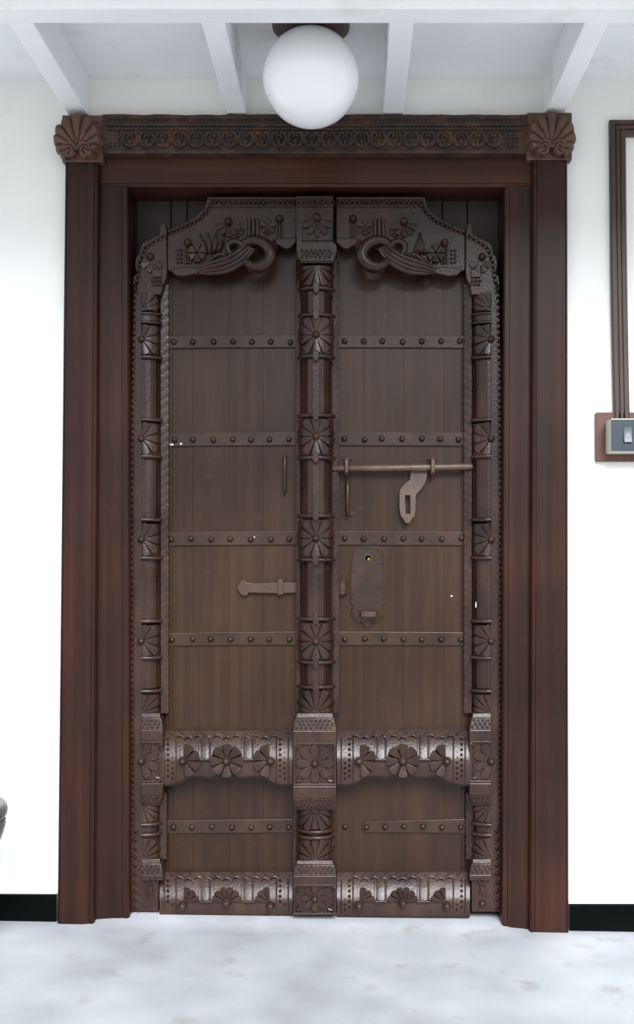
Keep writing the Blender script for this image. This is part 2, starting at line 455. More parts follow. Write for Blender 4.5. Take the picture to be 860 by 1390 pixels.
# quarter / half column carved out of a stile -----------------------------------------------------
def column(root, axis, hw, us, yF, dep, parent, rows, wood='carved', M0=None):
    """axis px, half width px, us = (-1,1) both sides or (0,1) / (-1,0) one side; rows: list of (kind, py0, py1)"""
    u0, u1 = us; both = (u0 == -1 and u1 == 1)
    def surf_u(u, g=1.0): return yF + dep * (1 - math.sqrt(max(0.0, 1 - min(1, (0.94 * u / g) ** 2)))) * 1.0
    def surf(px, py): return surf_u(max(-1.05, min(1.05, (px - axis) / hw)))
    NU = 14 if both else 8
    US = [lerp(u0, u1, i / NU) for i in range(NU + 1)]
    yB = yF + dep + 0.012
    def band(name, py0, py1, g0, g1, off0=0.0, off1=0.0, facets=None):
        mb = MB(); rws = []
        src = facets or [(u, surf_u(u) - yF) for u in US]
        for py, g, of in ((py0, g0, off0), (py1, g1, off1)):
            line = [W(axis + hw * g * u, py, yF + d - of) for u, d in src]
            x_a, x_b = line[0][0], line[-1][0]; z = Z(py, yF)
            line = [(p[0], p[1], z) for p in line]
            rws.append([(x_a, yB, z)] + line + [(x_b, yB, z)])
        mb.ring_stack(rws)
        return mb.build(name, wood, parent, smooth=24)
    FAC = [(0.0, 0.06), (0.2, 0.06), (0.215, 0.12), (0.5, 0.22), (0.70, 0.42), (0.715, 0.36), (0.78, 0.42), (0.80, 0.56), (0.98, 0.98), (1, 1)]
    fac = [(-u, d * dep) for u, d in FAC[::-1]] + [(u, d * dep) for u, d in FAC[1:]] if both else \
          ([(u, d * dep) for u, d in FAC] if u1 == 1 else [(-u, d * dep) for u, d in FAC[::-1]])
    for kind, a, b in rows:
        mid = (a + b) / 2
        if kind == 'shaft':
            band('shaft', a, b, 0.9 if both else 1.0, 0.9 if both else 1.0, facets=fac)
        elif kind in ('ring', 'ring_plain'):
            mb = MB()
            mb.tube([(X(axis + hw * 1.02 * u, yF), surf_u(u) - 0.002, Z(mid, yF)) for u in US], 0.0058, 8)
            ob = mb.build('ring', wood, parent, smooth=50)
            if both and kind == 'ring':
                mb = MB(); c = W(axis, mid, yF - 0.004)
                for ang in (0.5, 1.0, 1.5, 2.0): pass
                P = [(X(axis + q, yF), Z(mid + w, yF)) for q, w in ((0, -9), (3.5, -5.5), (5, 0), (3.5, 5.5), (0, 9), (-3.5, 5.5), (-5, 0), (-3.5, -5.5))]
                mb.prism3(P, yF - 0.009, yF + 0.004); mb.build('bud', wood, parent, bevel=0.002)
        elif kind == 'flower':
            blk = band('flower_block', a, b, 1.0, 1.0, -0.004, -0.004)
            mb = MB()
            lim = (hw * 1.0, (b - a) / 2 * 1.0)
            if both: petal_flower(mb, axis, mid, hw * 1.16, 10, surf, PI / 10 - PI / 10, 2 * PI, 0.0085, 0.16, 'wedge', lim, base=-0.003)
            else:
                s0 = -PI / 2 if u1 == 1 else PI / 2
                petal_flower(mb, axis, mid, hw * 1.1, 5, surf, s0, s0 + PI, 0.0085, 0.16, 'wedge', lim, base=-0.003)
            mb.build('flower', wood, parent, smooth=45)
            boss(axis, mid, yF + 0.001, parent, 5.2, 0.014)
        elif kind in ('fan_up', 'fan_down'):
            up = kind == 'fan_up'
            band('fan_block', a, b, 1.0 if up else 0.96, 0.96 if up else 1.0, -0.003, -0.003)
            mb = MB()
            cy = b if up else a
            s0, s1 = (0, PI) if up else (PI, 2 * PI)
            if not both:
                if u1 == 1: s0, s1 = (0, PI / 2) if up else (1.5 * PI, 2 * PI)
                else: s0, s1 = (PI / 2, PI) if up else (PI, 1.5 * PI)
            petal_flower(mb, axis, cy, (b - a) * 1.15, 7 if both else 4, surf, s0, s1, 0.008, 0.2, 'wedge', (hw * 0.98, (b - a) * 0.98), base=-0.002)
            mb.build('half_flower', wood, parent, smooth=45)
        elif kind in ('flare_down', 'flare_up'):          # stepped block that widens downward / upward
            dn = kind == 'flare_down'
            g0, g1 = (1.0, 1.22) if dn else (1.22, 1.0)
            o0, o1 = (0.0, 0.012) if dn else (0.012, 0.0)
            mb = MB()
            for (pa, pb, ga, gb, oa, ob_) in (((a, lerp(a, b, .28), g0, lerp(g0, g1, .2), o0, lerp(o0, o1, .3)), (lerp(a, b, .28), b, lerp(g0, g1, .35), g1, lerp(o0, o1, .5), o1)) if dn else
                                              ((a, lerp(a, b, .72), g0, lerp(g0, g1, .65), o0, lerp(o0, o1, .5)), (lerp(a, b, .72), b, lerp(g0, g1, .8), g1, lerp(o0, o1, .7), o1))):
                def rect(py, g, of):
                    xa = X(axis + hw * g * u0, yF); xb = X(axis + hw * g * u1, yF)
                    return (min(xa, xb), max(xa, xb), yF - of, yB, Z(py, yF))
                mb.frustum(rect(pa, ga, oa), rect(pb, gb, ob_))
            mb.build('flared_block', wood, parent, bevel=0.0015)
            mb = MB(); pa, pb = (lerp(a, b, .36), b - 1) if dn else (a + 1, lerp(a, b, .64))
            nrow = 3; ncol = 8 if both else 4
            for r_ in range(nrow):
                py = lerp(pa, pb, (r_ + 0.5) / nrow); t = (py - a) / (b - a)
                g = lerp(g0, g1, t) * 0.92; of = lerp(o0, o1, t)
                for c_ in range(ncol):
                    uu = lerp(u0, u1, (c_ + (0.75 if r_ % 2 else 0.25)) / ncol)
                    mb.dome(W(axis + hw * g * uu, py, yF - of + 0.001), 0.0042, 0.006, 6)
            mb.build('lattice_band', wood, parent, smooth=50, kind='stuff')
        elif kind == 'plain':
            mb = MB(); g = 1.22
            xa, xb = X(axis + hw * g * u0, yF), X(axis + hw * g * u1, yF)
            mb.box(min(xa, xb), max(xa, xb), yF - 0.012, yB, Z(b, yF), Z(a, yF)); mb.build('plain_block', wood, parent, bevel=0.002)
        elif kind == 'square':
            g = 1.2; yq = yF - 0.010
            mb = MB()
            xa, xb = sorted((X(axis + hw * g * u0, yF), X(axis + hw * g * u1, yF)))
            mb.box(xa, xb, yq + 0.009, yB, Z(b, yF), Z(a, yF))
            mb.build('square_block', wood, parent, bevel=0.001)
            za, zb = Z(b, yF), Z(a, yF); bw = 0.0065
            mb = MB()
            mb.box(xa, xb, yq, yq + 0.011, zb - bw, zb); mb.box(xa, xb, yq, yq + 0.011, za, za + bw)
            if both or u0 == 0: mb.box(xb - bw, xb, yq, yq + 0.011, za + bw, zb - bw)
            if both or u1 == 0: mb.box(xa, xa + bw, yq, yq + 0.011, za + bw, zb - bw)
            mb.build('square_border', wood, parent, bevel=0.0012)
            mb = MB(); fl = lambda px, py: yq + 0.009
            R = min((b - a) / 2 - 3, hw * g - 3)
            if both: petal_flower(mb, axis, mid, R, 8, fl, -PI / 8, 2 * PI - PI / 8, 0.008, 0.2, 'spoon')
            else:
                s0 = -PI / 2 if u1 == 1 else PI / 2
                petal_flower(mb, axis, mid, R, 4, fl, s0, s0 + PI, 0.008, 0.2, 'spoon')
            for sx in (-1, 1):
                if not both and ((u1 == 1 and sx < 0) or (u1 == 0 and sx > 0)): continue
                for sz in (-1, 1):
                    cxp = axis + sx * (hw * g - 3.5); cyp = mid + sz * ((b - a) / 2 - 3.5)
                    for a_ in (0.35, 0.785, 1.22):
                        ang = math.atan2(sz * math.sin(a_), -sx * math.cos(a_))
                        leaf_shape(mb, (X(cxp, yq), Z(cyp, yq)), ang, 0.020 if a_ != 0.785 else 0.013, 0.0036, 0.006, yq + 0.009)
            mb.build('flower', wood, parent, smooth=45)
            boss(axis, mid, yq + 0.006, parent, 5.2, 0.014)
        elif kind == 'slot':
            band('collar', a, b, 1.0, 1.0)
            for pyy in (a + 2, b - 2):
                mb = MB(); mb.tube([(X(axis + hw * 1.02 * u, yF), surf_u(u) - 0.001, Z(pyy, yF)) for u in US], 0.0045, 8); mb.build('ring', wood, parent, smooth=50)

def serrated_edge(name, pxa, pxb, pya, pyb, ya, yb, parent, pitch=12, amp=0.0008):
    """narrow board with slanting leaf notches running down it; ya depth at pxa, yb depth at pxb"""
    mb = MB(); rows = []; n = max(4, int((pyb - pya) / 1.3))
    for i in range(n + 1):
        py = lerp(pya, pyb, i / n); row = []
        for j in range(6):
            t = j / 5; d = lerp(ya, yb, t)
            ph = ((py + 9 * t) / pitch) % 1.0
            d += amp * 1.3 * max(0.0, 1 - abs(ph - 0.5) / 0.11) * math.sin(PI * (0.15 + 0.7 * t)) - amp * 0.5 * math.sin(PI * t)
            wob = 0.3 * math.sin(py * 2 * PI / pitch) * (1 if j == 5 else 0)
            row.append(W(lerp(pxa, pxb, t) + wob * (1 if pxb > pxa else -1), py, d))
        e = row[-1]; s_ = row[0]
        row = [(s_[0], 0.088, s_[2])] + row + [(e[0], 0.088, e[2])]
        rows.append(row)
    mb.ring_stack(rows)
    return mb.build(name, 'carved', parent, smooth=30)

def bead_strip(name, pxa, pxb, pya, pyb, y, parent, pitch=8.0, w=3.6, path=None, hgt=0.007):
    mb = MB()
    pts = path or [(pxa, pya), (pxb, pyb)]
    L = [0]
    for p, q in zip(pts[:-1], pts[1:]): L.append(L[-1] + math.hypot(q[0] - p[0], q[1] - p[1]))
    n = int(L[-1] / pitch)
    for i in range(n + 1):
        s = L[-1] * i / max(1, n); k = max(j for j in range(len(L)) if L[j] <= s + 1e-6); k = min(k, len(pts) - 2)
        t = (s - L[k]) / max(1e-6, L[k + 1] - L[k]); px = lerp(pts[k][0], pts[k + 1][0], t); py = lerp(pts[k][1], pts[k + 1][1], t)
        c = W(px, py, y); mb.pyramid(c, w * PXM, pitch * 0.5 * PXM, hgt)
        dx, dy = pts[k + 1][0] - pts[k][0], pts[k + 1][1] - pts[k][1]; q = math.hypot(dx, dy)
        mx_, my_ = px + dx / q * pitch / 2, py + dy / q * pitch / 2
        for sg in (-1, 1):
            mb.pyramid(W(mx_ - sg * dy / q * w * .8, my_ + sg * dx / q * w * .8, y), 0.0028, 0.0028, hgt * .7)
    return mb.build(name, 'carved', parent, smooth=0, kind='stuff')

YP = 0.085      # panel face
POST_ROWS = [('shaft', 394, 424), ('ring', 390, 391), ('fan_down', 360, 386), ('ring', 426, 427), ('flower', 430, 479), ('ring', 482, 484), ('shaft', 486, 561), ('ring', 563, 564),
             ('flower', 568, 617), ('ring', 620, 622), ('shaft', 624, 697), ('ring', 699, 701), ('flower', 706, 756), ('ring', 759, 761),
             ('shaft', 763, 838), ('ring', 840, 841), ('flower', 846, 896), ('ring', 899, 900), ('shaft', 902, 930), ('ring', 932, 934),
             ('fan_up', 938, 968), ('flare_down', 968, 991), ('plain', 991, 1007), ('square', 1007, 1066), ('plain', 1066, 1083),
             ('flare_up', 1083, 1100), ('fan_down', 1100, 1126), ('ring_plain', 1129, 1130), ('shaft', 1125, 1142), ('ring_plain', 1137, 1138), ('fan_up', 1141, 1168), ('flare_down', 1168, 1187), ('plain', 1187, 1199), ('square', 1199, 1241)]
STILE_ROWS = [('fan_up', 397, 421), ('slot', 423, 439), ('flower', 441, 480), ('ring', 484, 485), ('shaft', 487, 567), ('ring', 569, 570),
              ('flower', 574, 617), ('ring', 619, 620), ('shaft', 622, 703), ('ring', 705, 706), ('flower', 711, 754), ('ring', 757, 758),
              ('shaft', 760, 841), ('ring', 843, 844), ('flower', 849, 891), ('ring', 893, 894), ('shaft', 896, 935), ('ring', 938, 939),
              ('fan_up', 943, 968), ('flare_down', 968, 990), ('plain', 990, 1005), ('square', 1005, 1062), ('plain', 1062, 1079),
              ('flare_up', 1079, 1094), ('fan_down', 1094, 1117), ('ring', 1119, 1120), ('shaft', 1116, 1139), ('ring', 1133, 1134), ('fan_up', 1138, 1166), ('flare_down', 1166, 1186), ('plain', 1186, 1194)]

def build_leaf(mirror):
    m = (lambda px, M0=858: M0 - px) if mirror else (lambda px, M0=858: px)
    def mp(pts, M0=858):
        return [(m(a, M0), b) for a, b in pts]
    root = empty('door_2' if mirror else 'door_1', (X(m(290), 0.06), 0.06, 0.02))
    L0 = (lambda a, b: (min(m(a), m(b)), max(m(a), m(b))))
    # ---- planks of the panel
    jo = [224, 262, 311, 357, 408] if not mirror else [224, 258, 313, 366, 405]
    for a, b in zip(jo[:-1], jo[1:]):
        pa, pb = sorted((m(a, 860), m(b, 860))); y = YP + random.uniform(-0.0002, 0.0003)
        mb = MB(); g = 0.00008
        zt_ = 325 if a < 240 else 306 if a < 275 else 290
        mb.box(X(pa, y) + g, X(pb, y) - g, y, YP + 0.028, Z(1241, y), Z(zt_, y)); mb.build('plank', 'panel', root, bevel=0.0003, seg=1)
    # narrow fillet at the outer side of the panel
    pa, pb = sorted((m(229, 860), m(234, 860)))
    strip('panel_fillet', pa, pb, 375, 992, YP - 0.004, YP + 0.002, 'panel', root)
    strip('panel_fillet', pa, pb, 1070, 1186, YP - 0.004, YP + 0.002, 'panel', root)
    # ---- iron straps
    straps = [(454, 472), (586, 605), (721, 740), (857.5, 876), (1112, 1131)]
    for i, (a, b) in enumerate(straps):
        tilt = 2.2 if i == 0 else 1.0
        s = strip_pts = None
        if mirror and i == 4: lft, rgt = 226, 370
        else: lft, rgt = 227 if i < 2 else 224, 402
        ps = 7
        yS = YP - 0.007
        mb = MB(); d0 = 2.0 if not mirror else 1.0
        if mirror and i == 4:
            out = [(lft, a), (rgt - 5, a + 3), (rgt, a + 9), (rgt - 4, b - 1), (lft, b)]
        else:
            out = [(lft, a + d0), (300, a + d0 * .4), (rgt, a), (rgt, b - d0 * .3), (300, b), (lft, b + d0 * .4)]
        mb.prism(mp(out, 860), yS, YP + 0.001)
        st = mb.build('strap', 'iron', root, bevel=0.0012)
        for k in range(ps):
            px = lerp(lft + 10, rgt - 9, k / (ps - 1)) + random.uniform(-1.5, 1.5)
            if mirror and i == 4:
                if k == 0: continue
                px = lerp(lft + 9, rgt - 7, (k - 1) / (ps - 2))
            boss(m(px, 860), (a + b) / 2 + d0 * .5 + random.uniform(-.8, .8), yS, st, 4.3, 0.010, 'stud')
    if mirror: boss(468, 1122, YP, root, 4.3, 0.010, 'stud')
    # ---- outer stile: thick board, quarter column, serrated inner edge, beads
    yF = 0.026
    mb = MB()
    mb.prism(mp([(181, 398), (178.5, 500), (177, 700), (177.5, 1000), (178, 1237.5), (215 if not mirror else 218.5, 1238), (215 if not mirror else 218.5, 1190), (193, 1189), (192, 398)]), yF, YP + 0.02)
    stile = mb.build('hanging_stile', 'carved', root, bevel=0.0015)
    column(root, m(192), 24.5, (-1, 0) if mirror else (0, 1), yF, 0.036, stile, STILE_ROWS)
    serrated_edge('serrated_edge', m(218), m(228.5), 386, 968, 0.060, 0.064, stile)
    serrated_edge('serrated_edge', m(216), m(226), 1076, 1166, 0.060, 0.064, stile)
    bead_strip('bead_strip', 0, 0, 0, 0, yF + 0.001, stile, 8.4, 3.2, mp([(183.5, 388), (181, 500), (180, 700), (180.5, 1000), (181, 1120)]))
    bead_strip('bead_strip', 0, 0, 0, 0, yF, stile, 11.0, 4.6, mp([(183.5, 1128), (184, 1232)]))
    mb = MB()
    leaf_shape(mb, (X(m(200), yF), Z(1216, yF)), 1.2 if not mirror else PI - 1.2, 0.04, 0.008, 0.006, yF)
    leaf_shape(mb, (X(m(207), yF), Z(1214, yF)), 2.1 if not mirror else PI - 2.1, 0.03, 0.006, 0.006, yF)
    leaf_shape(mb, (X(m(204), yF), Z(1200, yF)), 0.6 if not mirror else PI - .6, 0.02, 0.006, 0.006, yF)
    mb.build('leaf_sprig', 'carved', stile, smooth=45)
    if mirror: boss(m(204), 1226, yF, stile, 5, 0.013)
    # ---- shoulder piece at the upper outer corner
    yC = 0.030
    mb = MB()
    out = [(180, 386), (181, 375), (185, 371), (183.5, 364), (183, 357), (184.5, 349), (189, 343), (190.5, 335), (193.5, 329), (203, 325), (209, 322), (216.5, 318), (217, 311), (218.5, 303), (224, 304), (225.8, 313), (226.5, 369), (225, 378), (221, 388), (218, 400), (181, 400)]
    mb.prism(mp(out), yC, YP + 0.02)
    sh = mb.build('shoulder_piece', 'carved', root, bevel=0.002)
    bead_strip('bead_strip', 0, 0, 0, 0, yC, sh, 6.5, 3.4, mp([(186, 384), (188, 372), (190, 356), (197, 337), (209, 329), (221, 322)]))
    boss(m(204), 349, yC, sh, 5.5, 0.016)
    mb = MB(); petal_flower(mb, m(206), 355, 15, 4, lambda a, b: yC, PI, 2 * PI, 0.008, 0.3, 'wedge'); mb.build('half_flower', 'carved', sh, smooth=45)
    mb = MB()
    for q in range(3):
        for w in range(2): mb.dome(W(m(207 + q * 5.2 + w * 2), 381.5 + w * 5.2, yC), 0.0048, 0.007, 8)
    mb.build('lattice_band', 'carved', sh, smooth=50, kind='stuff')
    strip('small_block', m(206), m(219), 366, 376, yC - 0.008, yC + 0.002, 'carved', sh)
    # ---- arched top rail
    yT = 0.034
    top = [(402, 267), (281, 267.5), (279, 277), (276, 284), (264, 295), (250, 303), (227, 312.5), (227, 366), (236, 371.5), (248, 372), (262, 368), (285, 362), (305, 355), (330, 346), (352, 336), (364, 330), (376, 332), (387, 337), (396, 331), (402, 328)]
    mb = MB(); mb.prism(mp(top), yT, YP + 0.015)
    rail = mb.build('arched_top_rail', 'carved', root, bevel=0.002)
    strip('raised_edge', *sorted((m(402), m(283))), 267, 270.5, yT - 0.005, yT + 0.003, 'carved', rail)
    strip('raised_edge', *sorted((m(402), m(286))), 280, 281.6, yT - 0.004, yT + 0.003, 'carved', rail)
    bead_strip('bead_strip', 0, 0, 0, 0, yT, rail, 6.6, 3.2, mp([(400, 275.5), (287, 275.5), (282, 287), (268, 300), (252, 308), (230, 317)]))
    for px, py in ((379, 298), (310, 301.5), (255, 330)): boss(m(px), py, yT, rail, 5.8, 0.02)
    for pa, pb, pc, pd in ((374, 384, 304, 325), (335, 352, 297, 322), (250, 260, 336, 358)):   # little fluted pillars
        mb = MB(); n = 3
        for q in range(n):
            px = lerp(pa, pb, (q + .5) / n); mb.tube([W(m(px), pc, yT - 0.003), W(m(px), pd, yT - 0.003)], (pb - pa) / n * 0.5 * PXM, 8)
        mb.build('fluted_pillar', 'carved', rail, smooth=50)
    for cx_, cy_, R_ in ((363, 308, 10), (322, 312, 9)):
        mb = MB(); petal_flower(mb, m(cx_), cy_, R_, 6, lambda a, b: yT, 0, 2 * PI, 0.008, 0.2, 'wedge'); mb.build('flower', 'carved', rail, smooth=45)
    mb = MB(); petal_flower(mb, m(310), 303, 18, 5, lambda a, b: yT, PI, 2 * PI, 0.010, 0.28, 'wedge'); mb.build('half_flower', 'carved', rail, smooth=45)
    mb = MB(); petal_flower(mb, m(267), 343, 12, 6, lambda a, b: yT - 0.006, 0, 2 * PI, 0.012, 0.2, 'wedge'); mb.build('flower', 'carved', rail, smooth=45)
    mb = MB()
    for q in range(2):
        for w in range(4): mb.dome(W(m(241 + q * 5), 340 + w * 5.5, yT), 0.0045, 0.006, 8)
    mb.build('lattice_band', 'carved', rail, smooth=50, kind='stuff')
    mb = MB()
    for q in range(4): leaf_shape(mb, (X(m(296 - q * 5), yT), Z(345, yT)), PI / 2 + (q - 1.5) * 0.22, 0.058, 0.007, 0.014, yT - 0.004)
    mb.build('leaf_cup', 'carved', rail, smooth=45)
    # scrolling creature: a thick loop, a small loop and four flowing strands
    yS = yT - 0.010
    def T(name, pts, rad, n=10, flat=1.0, dz=0.0):
        P = [Vector(W(m(858 - a), b, yS - c)) for a, b, c in pts]
        # smooth the path
        Q = []
        for i in range(len(P) - 1):
            p0, p1, p2, p3 = P[max(0, i - 1)], P[i], P[i + 1], P[min(len(P) - 1, i + 2)]
            for t in (0, .25, .5, .75):
                Q.append(0.5 * ((2 * p1) + (p2 - p0) * t + (2 * p0 - 5 * p1 + 4 * p2 - p3) * t * t + (3 * p1 - p0 - 3 * p2 + p3) * t ** 3))
        Q.append(P[-1])
        R = [lerp(rad[min(int(i / (len(Q) - 1) * (len(rad) - 1)), len(rad) - 2)], rad[min(int(i / (len(Q) - 1) * (len(rad) - 1)) + 1, len(rad) - 1)], (i / (len(Q) - 1) * (len(rad) - 1)) % 1) for i in range(len(Q))]
        mb = MB(); mb.tube(Q, R, n); return mb.build(name, 'carved', rail, smooth=60)
    T('scroll_loop', [(536, 343, .006), (528, 331, .012), (514, 326, .016), (499, 331, .018), (491, 345, .02), (498, 358, .02), (512, 362, .018), (524, 356, .014), (526, 345, .010)],
      [.008, .011, .014, .016, .018, .018, .015, .011, .007], 12)
    T('scroll_loop', [(487, 326, .0), (486, 342, .008), (492, 357, .012), (506, 367, .012), (520, 366, .008)], [.006, .009, .010, .009, .005])
    T('scroll_loop', [(530, 342, .012), (531, 332, .016), (540, 327, .016), (549, 332, .016), (547, 342, .016), (538, 346, .016), (529, 342, .014)], [.006, .008, .009, .009, .008, .007, .006])
    for q, (da, db, dc) in enumerate(((0, 0, .012), (3.5, -5, .016), (8, -9, .014), (-3, 5, .008))):
        T('flowing_strand', [(517 + da, 336 + db * .4, .014), (526 + da, 347 + db * .7, dc + .004), (540 + da, 357 + db * .9, dc + .004), (558 + da, 364 + db, dc), (576 + da * .6, 367 + db * .8, dc - .004), (590, 369 + db * .3, dc - .008)],
          [.006, .0075, .008, .0075, .006, .003], 8)
    T('flowing_strand', [(548, 350, .01), (560, 345, .012), (572, 352, .010), (584, 361, .006)], [.004, .006, .006, .003], 8)
    mb = MB(); mb.prism(mp([(230, 366), (243, 363), (268, 362), (272, 370), (250, 375), (238, 374)]), yT - 0.008, YP); mb.build('rail_lip', 'carved', rail, bevel=0.003)
    mb = MB(); mb.prism(mp([(402, 322), (374, 324), (368, 330), (380, 334), (387, 338), (394, 336), (402, 329)]), yT - 0.007, YP); mb.build('rail_lip', 'carved', rail, bevel=0.003)

    # ---- cushion-fronted carved rails
    def carved_rail(name, pyt, pyb, scallop, fy, MR, short):
        yF2 = 0.016; xl, xr = 216.5, 397
        mm = lambda px: m(px, MR)
        mb = MB(); rows = []
        n = 36
        prof_t = [(pyt, 0.075), (pyt + 2, 0.062), (lerp(pyt, fy, .30), 0.046), (lerp(pyt, fy, .55), 0.032), (lerp(pyt, fy, .8), 0.022), (fy, yF2)]
        for i in range(n + 1):
            t = i / n; px = lerp(xl, xr, t)
            b = pyb
            if scallop:
                e = abs(t - .5) * 2
                b = pyb - 1 if e > .86 else pyb - (13 * (1 - ((e / .86)) ** 3) + 1.8 * math.cos(e * 13))
            end = min(t, 1 - t); cutin = 0.0 if end > .12 else 0.0
            line = [(X(mm(px), d), d + cutin, Z(p, d)) for p, d in prof_t]
            xx = X(mm(px), yF2)
            line += [(xx, yF2, Z(b - 3, yF2)), (xx, yF2 + 0.004, Z(b, yF2)), (xx, YP + 0.01, Z(b, yF2)), (xx, YP + 0.01, Z(pyt, 0.075))]
            rows.append(line)
        mb.ring_stack(rows)
        r = mb.build(name, 'carved', root, smooth=28)
        def sf(px, py):
            if py >= fy: return yF2
            for (p0, d0), (p1, d1) in zip(prof_t[:-1], prof_t[1:]):
                if p0 <= py <= p1: return lerp(d0, d1, (py - p0) / (p1 - p0))
            return prof_t[0][1]
        vert = lambda px, py: yF2 - 0.001
        mid = 307.5
        R = 23 if not short else 21
        # flowers: whole in the middle, half ones beside the end borders
        mb = MB()
        if short: petal_flower(mb, mm(mid), fy, R, 6, vert, 0, PI, 0.012, 0.2, 'wedge')
        else: petal_flower(mb, mm(mid), fy, R, 8, vert, PI / 8, 2 * PI + PI / 8, 0.013, 0.2, 'wedge')
        mb.build('flower', 'carved', r, smooth=45)
        boss(mm(mid), fy, yF2 - 0.006, r, 6, 0.02)
        for s_, cxp in ((1, 249), (-1, 366)):
            if mirror: dirn = -s_
            else: dirn = s_
            mb = MB()
            if short:
                a0 = 0 if dirn > 0 else PI / 2
                petal_flower(mb, mm(cxp), fy, R, 3, vert, a0, a0 + PI / 2, 0.012, 0.2, 'wedge')
            else:
                a0 = -PI / 2 if dirn > 0 else PI / 2
                petal_flower(mb, mm(cxp), fy, R, 4, vert, a0, a0 + PI, 0.013, 0.2, 'wedge')
            mb.build('half_flower', 'carved', r, smooth=45)
            boss(mm(cxp - s_ * 1), fy + (4 if short else 0), yF2 - 0.005, r, 6, 0.018)
        # fluted dividers following the cushion
        for cxp in (279, 337):
            mb = MB()
            p_end = fy - 3 if not short else fy - 2
            for q, w_ in ((-8, 1.2), (-5.6, 0.8), (0, 4.2), (5.6, 0.8), (8, 1.2)):
                rws = []
                for k in range(7):
                    py = lerp(pyt + 9, p_end, k / 6); d = sf(0, py)
                    a = X(mm(cxp + q - w_), d); b = X(mm(cxp + q + w_), d); c = X(mm(cxp + q), d); z = Z(py, d)
                    rws.append([(a, d + .002, z), (a, d - .005, z), (c, d - .0057, z), (b, d - .005, z), (b, d + .002, z)])
                mb.ring_stack(rws)
            mb.build('fluted_divider', 'carved', r, smooth=30)
            strip('divider_foot', *sorted((mm(cxp - 9), mm(cxp + 9))), p_end, p_end + 3.5, yF2 - 0.009, yF2 + .01, 'carved', r)
        # end borders: rows of small diamonds
        for cxp in (231, 383):
            mb = MB()
            for w in range(int((pyb - pyt - 22) / 7)):
                py = pyt + 14 + w * 7; d = sf(0, py)
                mb.pyramid(W(mm(cxp - 3), py, d + .001), .0058, .0066, .0058); mb.pyramid(W(mm(cxp + 3), py + 3.5, d + .001), .0058, .0066, .0058)
            mb.build('diamond_border', 'carved', r, smooth=0, kind='stuff')
            for off in (-8, 8):
                if pyb - pyt < 60 and off * (1 if cxp > 300 else -1) > 0: continue
                mb = MB(); mb.tube([W(mm(cxp + off), lerp(pyt + 12, pyb - 6, k / 6), sf(0, lerp(pyt + 12, pyb - 6, k / 6)) - .001) for k in range(7)], .0022, 6)
                mb.build('fillet', 'carved', r, smooth=50)
        # scalloped fringe under the top edge
        mb = MB()
        for q in range(11):
            px = lerp(243, 372, q / 10); py = pyt + 9 + (2 if q % 2 else 0); d = sf(0, py) - .003
            mb.tube([W(mm(px - 6), py + 3, d - .002), W(mm(px - 3), py, d), W(mm(px), py - 1, d), W(mm(px + 3), py, d), W(mm(px + 6), py + 3, d - .002)], [.002, .003, .0034, .003, .002], 6)
        mb.build('fringe', 'carved', r, smooth=50)
        # slanting cuts on the sloped top
        mb = MB()
        for q in range(12):
            px = lerp(228, 386, q / 11)
            mb.tube([W(mm(px), pyt + 2.2, .061), W(mm(px + 7), pyt + 7.5, .053)], [.0012, .0016], 5)
        mb.build('slant_cuts', 'carved', r, smooth=50, kind='stuff')
        return r
    carved_rail('lock_rail', 990, 1068, True, 1033, 854 if mirror else 0, False)
    carved_rail('bottom_rail', 1182, 1243.5 if not mirror else 1246, False, 1225, 854 if mirror else 0, True)
    return root, m

left, mL = build_leaf(False)
right, mR = build_leaf(True)
tag(left, 'door leaf left of the gap, carrying the flower-carved centre post and a flat latch', 'door', 'pair of carved door leaves', 'structure')
tag(right, 'door leaf right of the gap, with a long iron bolt, hanging hasp and lock plate', 'door', 'pair of carved door leaves', 'structure')

# ------------------------------------------------------------------ centre post on the left leaf
mb = MB(); mb.prism([(401, 267), (452, 266.5), (453, 330), (456.5, 340), (457, 982), (456, 1240), (397, 1241), (398, 982), (401.5, 970)], 0.060, YP + 0.02)
post = mb.build('centre_post', 'carved', left, bevel=0.002)
column(left, 429, 23.5, (-1, 1), 0.002, 0.050, post, [r for r in POST_ROWS if r[1] < 480])
column(left, 428.5, 23.8, (-1, 1), 0.002, 0.050, post, [r for r in POST_ROWS if 480 <= r[1] < 940])
column(left, 427, 24.2, (-1, 1), 0.002, 0.050, post, [r for r in POST_ROWS if r[1] >= 940])
serrated_edge('serrated_edge', 452, 460, 352, 968, 0.050, 0.056, post)
serrated_edge('serrated_edge', 407, 401.5, 352, 968, 0.050, 0.056, post)
serrated_edge('serrated_edge', 449, 455, 1100, 1168, 0.040, 0.05, post)
# head of the post
yH = 0.012
mb = MB(); mb.prism([(401.5, 265.5), (452, 265), (452, 328), (457, 333), (457, 341), (454, 350), (452, 357), (408, 357), (405, 350), (402, 340)], yH, 0.075)
hd = mb.build('post_head', 'carved', post, bevel=0.002)
strip('raised_edge', 402, 451.5, 266, 269.5, yH - .005, yH + .003, 'carved', post)
strip('raised_edge', 402, 451.5, 279.5, 281, yH - .004, yH + .003, 'carved', post)
bead_strip('bead_strip', 404, 450, 275, 275, yH, post, 6.6, 3.2)
for a, b, c, d in ((409, 411, 304, 325), (449, 451, 304, 325), (409, 451, 324.5, 326.5)): strip('square_border', a, b, c, d, yH - .006, yH + .003, 'carved', post)
mb = MB(); petal_flower(mb, 430, 299, 22, 5, lambda a, b: yH, PI, 2 * PI, 0.010, 0.22, 'spoon'); mb.build('half_flower', 'carved', post, smooth=45)
boss(430, 296, yH, post, 6, 0.02)
mb = MB()
